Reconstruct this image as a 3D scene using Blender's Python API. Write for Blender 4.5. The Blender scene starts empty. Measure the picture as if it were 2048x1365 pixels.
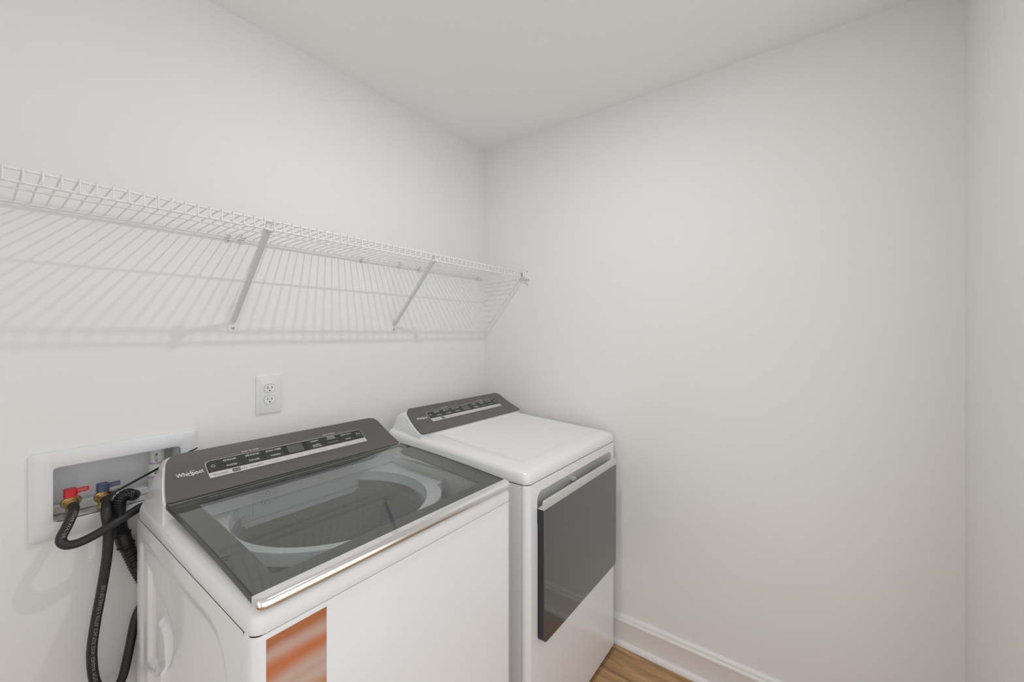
import bpy, bmesh, math, random
import numpy as np
from mathutils import Vector, Matrix

random.seed(4)
SC = bpy.context.scene
COL = SC.collection
PI = math.pi

# ------------------------------------------------------------------ camera
cd = bpy.data.cameras.new('camera')
cam = bpy.data.objects.new('camera', cd)
COL.objects.link(cam)
cd.sensor_width = 36.0
cd.lens = 816.0 / 2048.0 * 36.0
cd.shift_y = -15.5 / 2048.0
cd.clip_start = 0.02
cam.location = (-1.774, -1.526, 1.399)
cam.rotation_euler = (PI / 2, 0, math.radians(36.82 - 90.0))
SC.camera = cam

# ------------------------------------------------------------------ world, exposure
wd = bpy.data.worlds.new('world')
SC.world = wd
wd.use_nodes = True
bg = wd.node_tree.nodes['Background']
bg.inputs[0].default_value = (1.0, 1.0, 0.995, 1)
bg.inputs[1].default_value = 1.22
LAMP_POWER = 6.3
SC.view_settings.view_transform = 'Standard'
SC.view_settings.look = 'None'
SC.view_settings.gamma = 1.0
SC.view_settings.use_curve_mapping = False
SC.view_settings.exposure = -0.24
SC.cycles.use_adaptive_sampling = False

# ------------------------------------------------------------------ materials
MATS = {}


def mat(name, color, rough=0.5, metal=0.0, coat=0.0, coat_rough=0.05, spec=0.5, emit=None, noise=None, bump=None):
    m = bpy.data.materials.new(name)
    m.use_nodes = True
    nt = m.node_tree
    b = nt.nodes['Principled BSDF']
    b.inputs['Base Color'].default_value = (*color, 1)
    b.inputs['Roughness'].default_value = rough
    b.inputs['Metallic'].default_value = metal
    b.inputs['Coat Weight'].default_value = coat
    b.inputs['Coat Roughness'].default_value = coat_rough
    b.inputs['Specular IOR Level'].default_value = spec
    if emit:
        b.inputs['Emission Color'].default_value = (*emit[0], 1)
        b.inputs['Emission Strength'].default_value = emit[1]
    tc = nt.nodes.new('ShaderNodeTexCoord')
    if noise:
        sc, amt = noise
        n = nt.nodes.new('ShaderNodeTexNoise')
        n.inputs['Scale'].default_value = sc
        n.inputs['Detail'].default_value = 4
        nt.links.new(tc.outputs['Object'], n.inputs['Vector'])
        r = nt.nodes.new('ShaderNodeValToRGB')
        r.color_ramp.elements[0].position = 0.3
        r.color_ramp.elements[1].position = 0.7
        r.color_ramp.elements[0].color = (*[c * (1 - amt) for c in color], 1)
        r.color_ramp.elements[1].color = (*[min(1, c * (1 + amt)) for c in color], 1)
        nt.links.new(n.outputs['Fac'], r.inputs['Fac'])
        nt.links.new(r.outputs['Color'], b.inputs['Base Color'])
    if bump:
        sc, st, dist = bump
        n = nt.nodes.new('ShaderNodeTexNoise')
        n.inputs['Scale'].default_value = sc
        n.inputs['Detail'].default_value = 3
        nt.links.new(tc.outputs['Object'], n.inputs['Vector'])
        bp = nt.nodes.new('ShaderNodeBump')
        bp.inputs['Strength'].default_value = st
        bp.inputs['Distance'].default_value = dist
        nt.links.new(n.outputs['Fac'], bp.inputs['Height'])
        nt.links.new(bp.outputs['Normal'], b.inputs['Normal'])
    MATS[name] = m
    return m


mat('wall_paint', (0.858, 0.858, 0.851), 0.6, spec=0.25, noise=(3.0, 0.006), bump=(220, 0.12, 0.001))
mat('ceiling_paint', (0.91, 0.908, 0.90), 0.8, spec=0.2, noise=(3.0, 0.006), bump=(160, 0.15, 0.001))
mat('trim_paint', (0.88, 0.875, 0.86), 0.3, spec=0.5, noise=(8, 0.004))
mat('enamel', (0.875, 0.88, 0.89), 0.28, coat=0.4, coat_rough=0.06, noise=(5, 0.004))
mat('plastic_white', (0.84, 0.84, 0.84), 0.35, noise=(6, 0.004))
mat('box_plastic', (0.80, 0.81, 0.83), 0.38, noise=(12, 0.02))
mat('wire_coat', (0.84, 0.838, 0.83), 0.35, noise=(9, 0.004))
mat('brace_coat', (0.72, 0.725, 0.74), 0.35, noise=(9, 0.01))
mat('charcoal_panel', (0.108, 0.104, 0.097), 0.42, metal=0.2, coat=0.6, coat_rough=0.07, noise=(400, 0.08))
mat('key_black', (0.032, 0.033, 0.030), 0.3, coat=0.3, noise=(40, 0.05))
mat('bezel_black', (0.014, 0.014, 0.013), 0.25, coat=0.4, noise=(40, 0.05))
mat('screen_grey', (0.10, 0.105, 0.098), 0.25, coat=0.4, noise=(30, 0.03))
mat('print_white', (0.82, 0.82, 0.80), 0.5, noise=(50, 0.01))
mat('print_grey', (0.35, 0.35, 0.34), 0.5, noise=(50, 0.02))
mat('print_dark', (0.07, 0.065, 0.07), 0.5, noise=(50, 0.02))
mat('strip_silver', (0.66, 0.655, 0.64), 0.35, metal=0.15, noise=(60, 0.01))
mat('chrome', (0.94, 0.94, 0.94), 0.10, metal=1.0, noise=(20, 0.005))
mat('satin_silver', (0.72, 0.72, 0.70), 0.33, metal=0.55, noise=(90, 0.02))
mat('lid_border', (0.040, 0.041, 0.036), 0.35, noise=(200, 0.04))
mat('lid_edge', (0.03, 0.031, 0.029), 0.3, noise=(30, 0.05))
mat('tub_white', (0.78, 0.81, 0.82), 0.4, noise=(10, 0.01))
mat('well_grey', (0.16, 0.16, 0.15), 0.6, noise=(10, 0.04))
mat('door_glass', (0.045, 0.049, 0.046), 0.30, coat=1.0, coat_rough=0.02, spec=0.6, noise=(4, 0.03))
mat('door_side', (0.022, 0.024, 0.028), 0.3, noise=(30, 0.05))
mat('rubber', (0.020, 0.020, 0.020), 0.42, noise=(60, 0.15))
mat('corrugated_black', (0.013, 0.014, 0.014), 0.38, noise=(60, 0.15))
mat('nylon_black', (0.012, 0.012, 0.012), 0.4, noise=(60, 0.1))
mat('brass', (0.62, 0.50, 0.26), 0.28, metal=1.0, noise=(60, 0.08))
mat('handle_red', (0.55, 0.012, 0.02), 0.32, noise=(40, 0.06))
mat('handle_blue', (0.055, 0.065, 0.13), 0.35, noise=(40, 0.06))
mat('pvc', (0.80, 0.80, 0.78), 0.35, noise=(20, 0.01))
mat('primer_purple', (0.52, 0.42, 0.60), 0.4, noise=(60, 0.25))
mat('screw_metal', (0.45, 0.45, 0.45), 0.35, metal=0.9, noise=(60, 0.05))
mat('slot_black', (0.01, 0.01, 0.01), 0.6, noise=(60, 0.05))
mat('gap_dark', (0.10, 0.10, 0.105), 0.7, noise=(60, 0.05))
mat('kraft_grey', (0.25, 0.25, 0.25), 0.7, noise=(60, 0.05))


def glass_mat(name, tint, ior=1.5):
    m = bpy.data.materials.new(name)
    m.use_nodes = True
    nt = m.node_tree
    nt.nodes.clear()
    out = nt.nodes.new('ShaderNodeOutputMaterial')
    mx = nt.nodes.new('ShaderNodeMixShader')
    fr = nt.nodes.new('ShaderNodeFresnel')
    fr.inputs['IOR'].default_value = ior
    tr = nt.nodes.new('ShaderNodeBsdfTransparent')
    gl = nt.nodes.new('ShaderNodeBsdfGlossy')
    gl.inputs['Roughness'].default_value = 0.0
    tc = nt.nodes.new('ShaderNodeTexCoord')
    n = nt.nodes.new('ShaderNodeTexNoise')
    n.inputs['Scale'].default_value = 8
    r = nt.nodes.new('ShaderNodeValToRGB')
    r.color_ramp.elements[0].color = (*[c * 0.98 for c in tint], 1)
    r.color_ramp.elements[1].color = (*tint, 1)
    nt.links.new(tc.outputs['Object'], n.inputs['Vector'])
    nt.links.new(n.outputs['Fac'], r.inputs['Fac'])
    nt.links.new(r.outputs['Color'], tr.inputs['Color'])
    # only the room side of the pane mirrors; the inner face lets light through
    ge = nt.nodes.new('ShaderNodeNewGeometry')
    sub = nt.nodes.new('ShaderNodeMath')
    sub.operation = 'SUBTRACT'
    sub.inputs[0].default_value = 1.0
    nt.links.new(ge.outputs['Backfacing'], sub.inputs[1])
    mul = nt.nodes.new('ShaderNodeMath')
    mul.operation = 'MULTIPLY'
    nt.links.new(fr.outputs[0], mul.inputs[0])
    nt.links.new(sub.outputs[0], mul.inputs[1])
    nt.links.new(mul.outputs[0], mx.inputs[0])
    nt.links.new(tr.outputs[0], mx.inputs[1])
    nt.links.new(gl.outputs[0], mx.inputs[2])
    nt.links.new(mx.outputs[0], out.inputs['Surface'])
    MATS[name] = m


glass_mat('lid_glass', (0.87, 0.89, 0.885), 2.35)
glass_mat('lamp_glass', (0.98, 0.98, 0.98), 1.3)


def wood_mat():
    m = bpy.data.materials.new('oak_vinyl')
    m.use_nodes = True
    nt = m.node_tree
    L = nt.links.new
    b = nt.nodes['Principled BSDF']
    b.inputs['Roughness'].default_value = 0.38
    tc = nt.nodes.new('ShaderNodeTexCoord')
    oi = nt.nodes.new('ShaderNodeObjectInfo')
    mp = nt.nodes.new('ShaderNodeMapping')
    mp.inputs['Scale'].default_value = (16, 1.6, 16)
    cmb = nt.nodes.new('ShaderNodeCombineXYZ')
    mul = nt.nodes.new('ShaderNodeMath')
    mul.operation = 'MULTIPLY'
    mul.inputs[1].default_value = 37.0
    L(oi.outputs['Random'], mul.inputs[0])
    L(mul.outputs[0], cmb.inputs[0])
    L(mul.outputs[0], cmb.inputs[2])
    L(cmb.outputs[0], mp.inputs['Location'])
    L(tc.outputs['Object'], mp.inputs['Vector'])
    n1 = nt.nodes.new('ShaderNodeTexNoise')
    n1.inputs['Scale'].default_value = 1.6
    n1.inputs['Detail'].default_value = 6
    n1.inputs['Distortion'].default_value = 1.2
    L(mp.outputs[0], n1.inputs['Vector'])
    n2 = nt.nodes.new('ShaderNodeTexNoise')
    n2.inputs['Scale'].default_value = 9
    n2.inputs['Detail'].default_value = 5
    L(mp.outputs[0], n2.inputs['Vector'])
    r1 = nt.nodes.new('ShaderNodeValToRGB')
    r1.color_ramp.elements[0].position = 0.30
    r1.color_ramp.elements[1].position = 0.72
    r1.color_ramp.elements[0].color = (0.27, 0.150, 0.066, 1)
    r1.color_ramp.elements[1].color = (0.66, 0.420, 0.215, 1)
    e = r1.color_ramp.elements.new(0.5)
    e.color = (0.52, 0.315, 0.150, 1)
    L(n1.outputs['Fac'], r1.inputs['Fac'])
    r2 = nt.nodes.new('ShaderNodeValToRGB')
    r2.color_ramp.elements[0].color = (0.72, 0.70, 0.68, 1)
    r2.color_ramp.elements[1].color = (1.12, 1.1, 1.08, 1)
    L(n2.outputs['Fac'], r2.inputs['Fac'])
    mx = nt.nodes.new('ShaderNodeMix')
    mx.data_type = 'RGBA'
    mx.blend_type = 'MULTIPLY'
    mx.inputs[0].default_value = 1.0
    L(r1.outputs['Color'], mx.inputs[6])
    L(r2.outputs['Color'], mx.inputs[7])
    L(mx.outputs[2], b.inputs['Base Color'])
    bp = nt.nodes.new('ShaderNodeBump')
    bp.inputs['Strength'].default_value = 0.15
    bp.inputs['Distance'].default_value = 0.001
    L(n2.outputs['Fac'], bp.inputs['Height'])
    L(bp.outputs['Normal'], b.inputs['Normal'])
    MATS['oak_vinyl'] = m


wood_mat()


def label_mat():
    """out-of-focus print of the orange sticker: level bands of orange and pale pinkish grey"""
    m = bpy.data.materials.new('orange_sticker')
    m.use_nodes = True
    nt = m.node_tree
    L = nt.links.new
    b = nt.nodes['Principled BSDF']
    b.inputs['Roughness'].default_value = 0.45
    tc = nt.nodes.new('ShaderNodeTexCoord')
    n = nt.nodes.new('ShaderNodeTexNoise')
    n.inputs['Scale'].default_value = 16
    n.inputs['Detail'].default_value = 1
    L(tc.outputs['Object'], n.inputs['Vector'])
    sep = nt.nodes.new('ShaderNodeSeparateXYZ')
    L(tc.outputs['Object'], sep.inputs[0])
    # object z runs 0 at the sticker's bottom to 0.2 at its top
    ma = nt.nodes.new('ShaderNodeMath')
    ma.operation = 'MULTIPLY'
    ma.inputs[1].default_value = 1 / 0.2
    L(sep.outputs['Z'], ma.inputs[0])
    mb = nt.nodes.new('ShaderNodeMath')
    mb.operation = 'MULTIPLY_ADD'
    mb.inputs[1].default_value = 0.10
    L(n.outputs['Fac'], mb.inputs[0])
    L(ma.outputs[0], mb.inputs[2])
    r = nt.nodes.new('ShaderNodeValToRGB')
    cr = r.color_ramp
    cr.interpolation = 'B_SPLINE'
    org = (0.56, 0.155, 0.035, 1)
    dk = (0.46, 0.15, 0.05, 1)
    pale = (0.60, 0.49, 0.44, 1)
    mid = (0.56, 0.33, 0.22, 1)
    pts = [(0.0, mid), (0.10, org), (0.22, pale), (0.32, org), (0.44, mid), (0.50, pale), (0.57, mid), (0.64, pale),
           (0.74, org), (0.82, org), (0.89, pale), (0.97, dk), (1.0, dk)]
    while len(cr.elements) < len(pts):
        cr.elements.new(0.5)
    for e, (p, c) in zip(cr.elements, pts):
        e.position = p
        e.color = c
    L(mb.outputs[0], r.inputs['Fac'])
    L(r.outputs['Color'], b.inputs['Base Color'])
    MATS['orange_sticker'] = m


label_mat()


def basket_mat():
    m = mat('basket_steel', (0.30, 0.31, 0.31), 0.35, metal=0.6)
    nt = m.node_tree
    b = nt.nodes['Principled BSDF']
    tc = nt.nodes.new('ShaderNodeTexCoord')
    v = nt.nodes.new('ShaderNodeTexVoronoi')
    v.inputs['Scale'].default_value = 60
    v.inputs['Randomness'].default_value = 0.15
    nt.links.new(tc.outputs['Object'], v.inputs['Vector'])
    r = nt.nodes.new('ShaderNodeValToRGB')
    r.color_ramp.elements[0].position = 0.16
    r.color_ramp.elements[1].position = 0.22
    r.color_ramp.elements[0].color = (0.40, 0.41, 0.41, 1)
    r.color_ramp.elements[1].color = (0.28, 0.29, 0.29, 1)
    nt.links.new(v.outputs['Distance'], r.inputs['Fac'])
    nt.links.new(r.outputs['Color'], b.inputs['Base Color'])


basket_mat()

# ------------------------------------------------------------------ helpers


def tag(o, label=None, cat=None, group=None, kind=None):
    if label:
        o['label'] = label
    if cat:
        o['category'] = cat
    if group:
        o['group'] = group
    if kind:
        o['kind'] = kind
    return o


def thing(name, label, cat, loc, group=None):
    o = bpy.data.objects.new(name, None)
    o.empty_display_size = 0.05
    o.location = loc
    COL.objects.link(o)
    tag(o, label, cat, group)
    return o


def world_loc(o):
    v = Vector((0, 0, 0))
    while o is not None:
        v += o.location
        o = o.parent
    return v


def obj(name, bm, m, parent=None, smooth=True, origin=None, angle=40):
    """links a bmesh given in world coordinates as one mesh object, its origin at the parent's place or at `origin`"""
    base = world_loc(parent) if parent else Vector((0, 0, 0))
    org = Vector(origin) if origin is not None else base
    bmesh.ops.recalc_face_normals(bm, faces=bm.faces)
    for v in bm.verts:
        v.co -= org
    me = bpy.data.meshes.new(name)
    for f in bm.faces:
        f.smooth = smooth
    if smooth:
        for e in bm.edges:
            if len(e.link_faces) == 2 and e.calc_face_angle(0) > math.radians(angle):
                e.smooth = False
    bm.to_mesh(me)
    bm.free()
    me.materials.append(MATS[m])
    o = bpy.data.objects.new(name, me)
    COL.objects.link(o)
    if parent:
        o.parent = parent
    o.location = org - base
    return o


def BM():
    return bmesh.new()


def box(bm, x0, x1, y0, y1, z0, z1, bev=0.0, seg=2):
    vs = [bm.verts.new((x, y, z)) for x in (x0, x1) for y in (y0, y1) for z in (z0, z1)]
    idx = [(0, 1, 3, 2), (4, 6, 7, 5), (0, 4, 5, 1), (2, 3, 7, 6), (0, 2, 6, 4), (1, 5, 7, 3)]
    fs = [bm.faces.new([vs[i] for i in f]) for f in idx]
    if bev > 0:
        es = list({e for f in fs for e in f.edges})
        bmesh.ops.bevel(bm, geom=es, offset=bev, segments=seg, profile=0.5, affect='EDGES')
    return fs


def rrect(x0, x1, y0, y1, r, n=6):
    """rounded rectangle, counter-clockwise; r a number or four (x0y0, x1y0, x1y1, x0y1)"""
    if not hasattr(r, '__len__'):
        r = (r, r, r, r)
    out = []
    for (cx, cy, a0, q) in ((x0 + r[0], y0 + r[0], PI, r[0]), (x1 - r[1], y0 + r[1], 1.5 * PI, r[1]),
                            (x1 - r[2], y1 - r[2], 0, r[2]), (x0 + r[3], y1 - r[3], 0.5 * PI, r[3])):
        for i in range(n + 1):
            a = a0 + 0.5 * PI * i / n
            out.append((cx + q * math.cos(a), cy + q * math.sin(a)))
    return out


def loft(bm, loops, cap0=True, cap1=True, closed=True):
    rings = [[bm.verts.new(p) for p in lp] for lp in loops]
    for a, b in zip(rings[:-1], rings[1:]):
        n = len(a)
        for i in range(n if closed else n - 1):
            j = (i + 1) % n
            bm.faces.new((a[i], a[j], b[j], b[i]))
    if cap0:
        bm.faces.new(rings[0][::-1])
    if cap1:
        bm.faces.new(rings[-1])
    return rings


def prism(bm, pts, axis, a, b):
    """polygon pts extruded along an axis; pts are the other two coordinates in xyz order"""
    def at3(p, t):
        if axis == 'x':
            return (t, p[0], p[1])
        if axis == 'y':
            return (p[0], t, p[1])
        return (p[0], p[1], t)
    loft(bm, [[at3(p, a) for p in pts], [at3(p, b) for p in pts]])


def catmull(pts, n=8):
    P = [Vector(p) for p in pts]
    P = [P[0] * 2 - P[1]] + P + [P[-1] * 2 - P[-2]]
    out = []
    for i in range(1, len(P) - 2):
        p0, p1, p2, p3 = P[i - 1:i + 3]
        for k in range(n):
            t = k / n
            out.append(0.5 * ((2 * p1) + (p2 - p0) * t + (2 * p0 - 5 * p1 + 4 * p2 - p3) * t * t
                              + (3 * p1 - p0 - 3 * p2 + p3) * t ** 3))
    out.append(P[-2].copy())
    return out


def resample(path, step):
    d = [0]
    for a, b in zip(path[:-1], path[1:]):
        d.append(d[-1] + (b - a).length)
    n = max(2, int(round(d[-1] / step)) + 1)
    out = []
    k = 0
    for i in range(n):
        s = d[-1] * i / (n - 1)
        while k < len(d) - 2 and d[k + 1] < s:
            k += 1
        t = (s - d[k]) / max(1e-9, d[k + 1] - d[k])
        out.append(path[k].lerp(path[k + 1], t))
    return out, d[-1]


def tube(bm, path, r, seg=10, caps=True):
    """tube along a list of points; r a number or a list"""
    path = [Vector(p) for p in path]
    n = len(path)
    rr = r if hasattr(r, '__len__') else [r] * n
    T = []
    for i in range(n):
        a = path[max(0, i - 1)]
        b = path[min(n - 1, i + 1)]
        T.append((b - a).normalized())
    ref = Vector((0, 0, 1)) if abs(T[0].z) < 0.9 else Vector((1, 0, 0))
    N = (ref - T[0] * ref.dot(T[0])).normalized()
    loops = []
    for i in range(n):
        N = (N - T[i] * N.dot(T[i])).normalized()
        B = T[i].cross(N)
        loops.append([path[i] + rr[i] * (math.cos(2 * PI * k / seg) * N + math.sin(2 * PI * k / seg) * B) for k in range(seg)])
    loft(bm, loops, caps, caps)


def lathe(bm, prof, center, axis=Vector((0, 0, 1)), seg=24, cap=True):
    """prof: list of (radius, height along axis)"""
    axis = Vector(axis).normalized()
    ref = Vector((1, 0, 0)) if abs(axis.x) < 0.9 else Vector((0, 1, 0))
    u = (ref - axis * ref.dot(axis)).normalized()
    w = axis.cross(u)
    c = Vector(center)
    loops = [[c + axis * h + max(r, 1e-4) * (math.cos(2 * PI * k / seg) * u + math.sin(2 * PI * k / seg) * w) for k in range(seg)]
             for r, h in prof]
    loft(bm, loops, cap, cap)


_txt = {}


def text2d(s, size, bold=0.0, align='CENTER', xscale=1.0):
    """flat lettering: list of (x, y), list of faces; baseline at 0"""
    key = (s, bold)
    if key not in _txt:
        cu = bpy.data.curves.new('t', 'FONT')
        cu.body = s
        cu.size = 1.0
        cu.resolution_u = 3
        cu.offset = bold
        o = bpy.data.objects.new('t', cu)
        COL.objects.link(o)
        me = bpy.data.meshes.new_from_object(o)
        _txt[key] = ([(v.co.x, v.co.y) for v in me.vertices], [tuple(p.vertices) for p in me.polygons])
        bpy.data.objects.remove(o)
        bpy.data.meshes.remove(me)
        bpy.data.curves.remove(cu)
    vs, fs = _txt[key]
    if not vs:
        return [], []
    xs = [v[0] for v in vs]
    x0, x1 = min(xs), max(xs)
    off = {'CENTER': (x0 + x1) / 2, 'LEFT': x0, 'RIGHT': x1}[align]
    return [((x - off) * size * xscale, y * size) for x, y in vs], fs


def put2d(bm, vs, fs, fn):
    vv = [bm.verts.new(fn(x, y)) for x, y in vs]
    for f in fs:
        try:
            bm.faces.new([vv[i] for i in f])
        except ValueError:
            pass


# ------------------------------------------------------------------ the room
RX0, RY0, RH = -2.55, -1.877, 2.44     # left wall, near wall, ceiling height
T = 0.12


def struct(name, bm, m, smooth=False):
    return tag(obj(name, bm, m, smooth=smooth), kind='structure')


b = BM()
box(b, RX0 - T, T, RY0 - T, T, -0.08, -0.006)
floor = struct('floor', b, 'kraft_grey')
# vinyl planks, grain running along y
pw, pl = 0.182, 1.22
row = 0
x = 0.0
while x > RX0 - T:
    y = 0.0 - (row * 0.41) % pl + pl
    while y > RY0:
        y1, y0 = min(y, 0.0), max(y - pl, RY0)
        if y1 - y0 > 0.03:
            b = BM()
            box(b, x - pw + 0.0004, x - 0.0004, y0 + 0.0004, y1 - 0.0004, -0.006, 0.0, 0.0006, 1)
            obj('plank', b, 'oak_vinyl', floor, smooth=False, origin=(x - pw / 2, (y0 + y1) / 2, 0))
        y -= pl
    x -= pw
    row += 1

b = BM()
box(b, RX0 - T, T, RY0 - T, T + 0.2, RH, RH + 0.08)
struct('ceiling', b, 'ceiling_paint')

# back wall with the hole of the outlet box
HX0, HX1, HZ0, HZ1 = -1.655, -1.384, 0.918, 1.072
b = BM()
box(b, RX0 - T, HX0, 0, T, 0, RH)
box(b, HX1, T, 0, T, 0, RH)
box(b, HX0, HX1, 0, T, 0, HZ0)
box(b, HX0, HX1, 0, T, HZ1, RH)
struct('wall_back', b, 'wall_paint')
b = BM()
box(b, 0, T, RY0 - T, 0, 0, RH)
struct('wall_right', b, 'wall_paint')
# near wall; its wide unseen opening is added to let world light in
DXa, DXb, DZ = -2.48, -0.47, 2.30
b = BM()
box(b, DXb, 0, RY0 - T, RY0, 0, RH)
box(b, RX0 - T, DXa, RY0 - T, RY0, 0, RH)
box(b, DXa, DXb, RY0 - T, RY0, DZ, RH)
struct('wall_front', b, 'wall_paint')
# left wall, out of view, with a second opening added for side light
EY0, EY1 = -1.78, -0.70
b = BM()
box(b, RX0 - T, RX0, EY1, 0, 0, RH)
box(b, RX0 - T, RX0, RY0, EY0, 0, RH)
box(b, RX0 - T, RX0, EY0, EY1, DZ, RH)
struct('wall_left', b, 'wall_paint')


# sampling guides in the two added openings; they give off nothing themselves
for nm, loc, rot, sx, sy in (('opening_portal', ((DXa + DXb) / 2, RY0 - T, DZ / 2), (-PI / 2, 0, PI), DXb - DXa, DZ),
                             ('opening_portal', (RX0 - T, (EY0 + EY1) / 2, DZ / 2), (-PI / 2, 0, PI / 2), EY1 - EY0, DZ)):
    pd_ = bpy.data.lights.new(nm, 'AREA')
    pd_.shape = 'RECTANGLE'
    pd_.size, pd_.size_y = sx, sy
    pd_.cycles.is_portal = True
    po = bpy.data.objects.new(nm, pd_)
    po.location = loc
    po.rotation_euler = rot
    COL.objects.link(po)


def baseboard(name, p, q, nrm):
    """p, q wall-line ends (x, y), nrm the direction into the room"""
    prof = [(0, 0), (0.0130, 0), (0.0130, 0.100), (0.0150, 0.1035), (0.0158, 0.1085), (0.0135, 0.1130), (0.0105, 0.1150),
            (0.0105, 0.1200), (0.0095, 0.1260), (0.0060, 0.1310), (0, 0.133)]
    shoe = [(0.0125, 0), (0.0265, 0), (0.0262, 0.006), (0.0240, 0.0125), (0.0200, 0.0175), (0.0160, 0.0202), (0.0125, 0.0210)]
    bm = BM()
    bs = BM()
    for tgt, pr in ((bm, prof), (bs, shoe)):
        lp = []
        for e in (p, q):
            lp.append([(e[0] + nrm[0] * d, e[1] + nrm[1] * d, z) for d, z in pr])
        loft(tgt, lp)
    o = struct(name, bm, 'trim_paint', smooth=True)
    obj('shoe_moulding', bs, 'trim_paint', o)
    return o


baseboard('baseboard_right', (0, RY0), (0, 0), (-1, 0))
baseboard('baseboard_back', (RX0, 0), (-0.016, 0), (0, -1))
baseboard('baseboard_front', (DXb, RY0), (-0.016, RY0), (0, 1))
baseboard('baseboard_left', (RX0, EY1), (RX0, -0.016), (1, 0))

# ------------------------------------------------------------------ ceiling light (just above the frame)
LX, LY = -0.918, -0.902
t = thing('ceiling_light', 'small round flush ceiling light above the washer', 'light', (LX, LY, RH))
b = BM()
lathe(b, [(0.064, 0), (0.064, -0.018), (0.062, -0.0195), (0.058, -0.0195), (0.056, -0.018), (0.055, -0.004), (0.0, -0.004)], (LX, LY, RH), seg=40)
obj('base', b, 'plastic_white', t)
b = BM()
lathe(b, [(0.046, -0.0042), (0.046, -0.020), (0.042, -0.034), (0.033, -0.043), (0.018, -0.048), (0.0, -0.049)], (LX, LY, RH), seg=32)
obj('lens', b, 'lamp_glass', t)
ld = bpy.data.lights.new('lamp', 'AREA')
ld.shape = 'DISK'
ld.size = 0.038
ld.energy = LAMP_POWER
ld.color = (1.0, 0.985, 0.965)
lo_ = bpy.data.objects.new('bulb', ld)
COL.objects.link(lo_)
lo_.parent = t
lo_.location = (0, 0, -0.0235)

# ------------------------------------------------------------------ wire shelf
SX0, SX1 = RX0 + 0.03, -0.020
s = thing('wire_shelf', 'long white coated wire shelf mounted along the back wall', 'shelf', (-1.2, 0, 1.70))
for nm, y, z, r in (('front_rail', -0.2800, 1.7185, 0.0030), ('front_rail', -0.2810, 1.6940, 0.0030),
                    ('middle_rail', -0.1480, 1.7105, 0.0022), ('back_rail', -0.0125, 1.7085, 0.0033)):
    b = BM()
    tube(b, [(SX0, y, z), (SX1, y, z)], r, 10)
    obj(nm, b, 'wire_coat', s)
b = BM()
path = [(0, -0.0085, 1.7065), (0, -0.0095, 1.7115), (0, -0.0125, 1.7138), (0, -0.02, 1.7142), (0, -0.27, 1.7225),
        (0, -0.2815, 1.7230), (0, -0.2848, 1.7205), (0, -0.2855, 1.716), (0, -0.2855, 1.6925)]
tube(b, path, 0.0019, 6)
w0 = obj('wire', b, 'wire_coat', s, origin=(0, 0, 1.70))
wx = []
x = -1.7337 + 0.02555 * 66
while x > SX0:
    wx.append(x)
    x -= 0.02555
base = world_loc(s)
for i, x in enumerate(wx):
    o = w0 if i == 0 else w0.copy()
    if i:
        COL.objects.link(o)
        o.parent = s
    o.location = Vector((x, 0, 1.70)) - base
# wall clips holding the back rail
for i, x in enumerate((-1.269, -1.231, -0.791, -0.595, -0.485, -0.064)):
    b = BM()
    box(b, x - 0.006, x + 0.006, -0.004, 0.0, 1.694, 1.727, 0.001, 1)
    pr = []
    for k in range(9):
        a = PI * 1.5 - k / 8 * PI * 1.35
        pr.append((-0.0125 + 0.0085 * math.cos(a) * -1, 1.7085 + 0.0085 * math.sin(a)))
    ip = [(-0.0125 + (y + 0.0125) * 0.62, 1.7085 + (z - 1.7085) * 0.62) for y, z in pr][::-1]
    prism(b, pr + ip, 'x', x - 0.005, x + 0.005)
    c = obj('wall_clip', b, 'plastic_white', s)
    b = BM()
    lathe(b, [(0.0028, 0), (0.0028, 0.0012), (0.0012, 0.0018)], (x, -0.004, 1.7235 if i % 2 else 1.6975), (0, -1, 0), 10)
    obj('screw', b, 'screw_metal', c)
# end bracket on the right wall
b = BM()
box(b, -0.005, 0, -0.314, -0.272, 1.682, 1.7285, 0.002, 2)
box(b, -0.004, 0, -0.306, -0.294, 1.646, 1.684, 0.001, 1)
box(b, -0.026, -0.004, -0.3120, -0.2880, 1.6820, 1.6850, 0.001, 1)
box(b, -0.026, -0.004, -0.2900, -0.2865, 1.6820, 1.7270, 0.001, 1)
box(b, -0.026, -0.004, -0.2752, -0.2722, 1.6840, 1.7245, 0.001, 1)
box(b, -0.026, -0.004, -0.2900, -0.2722, 1.6860, 1.6895, 0.001, 1)
e = obj('end_bracket', b, 'plastic_white', s)
for z in (1.7235, 1.655):
    b = BM()
    lathe(b, [(0.0035, 0), (0.0035, 0.0015), (0.0015, 0.0022)], (-0.0048 if z > 1.7 else -0.0038, -0.300, z), (-1, 0, 0), 12)
    obj('screw', b, 'screw_metal', e)


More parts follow.
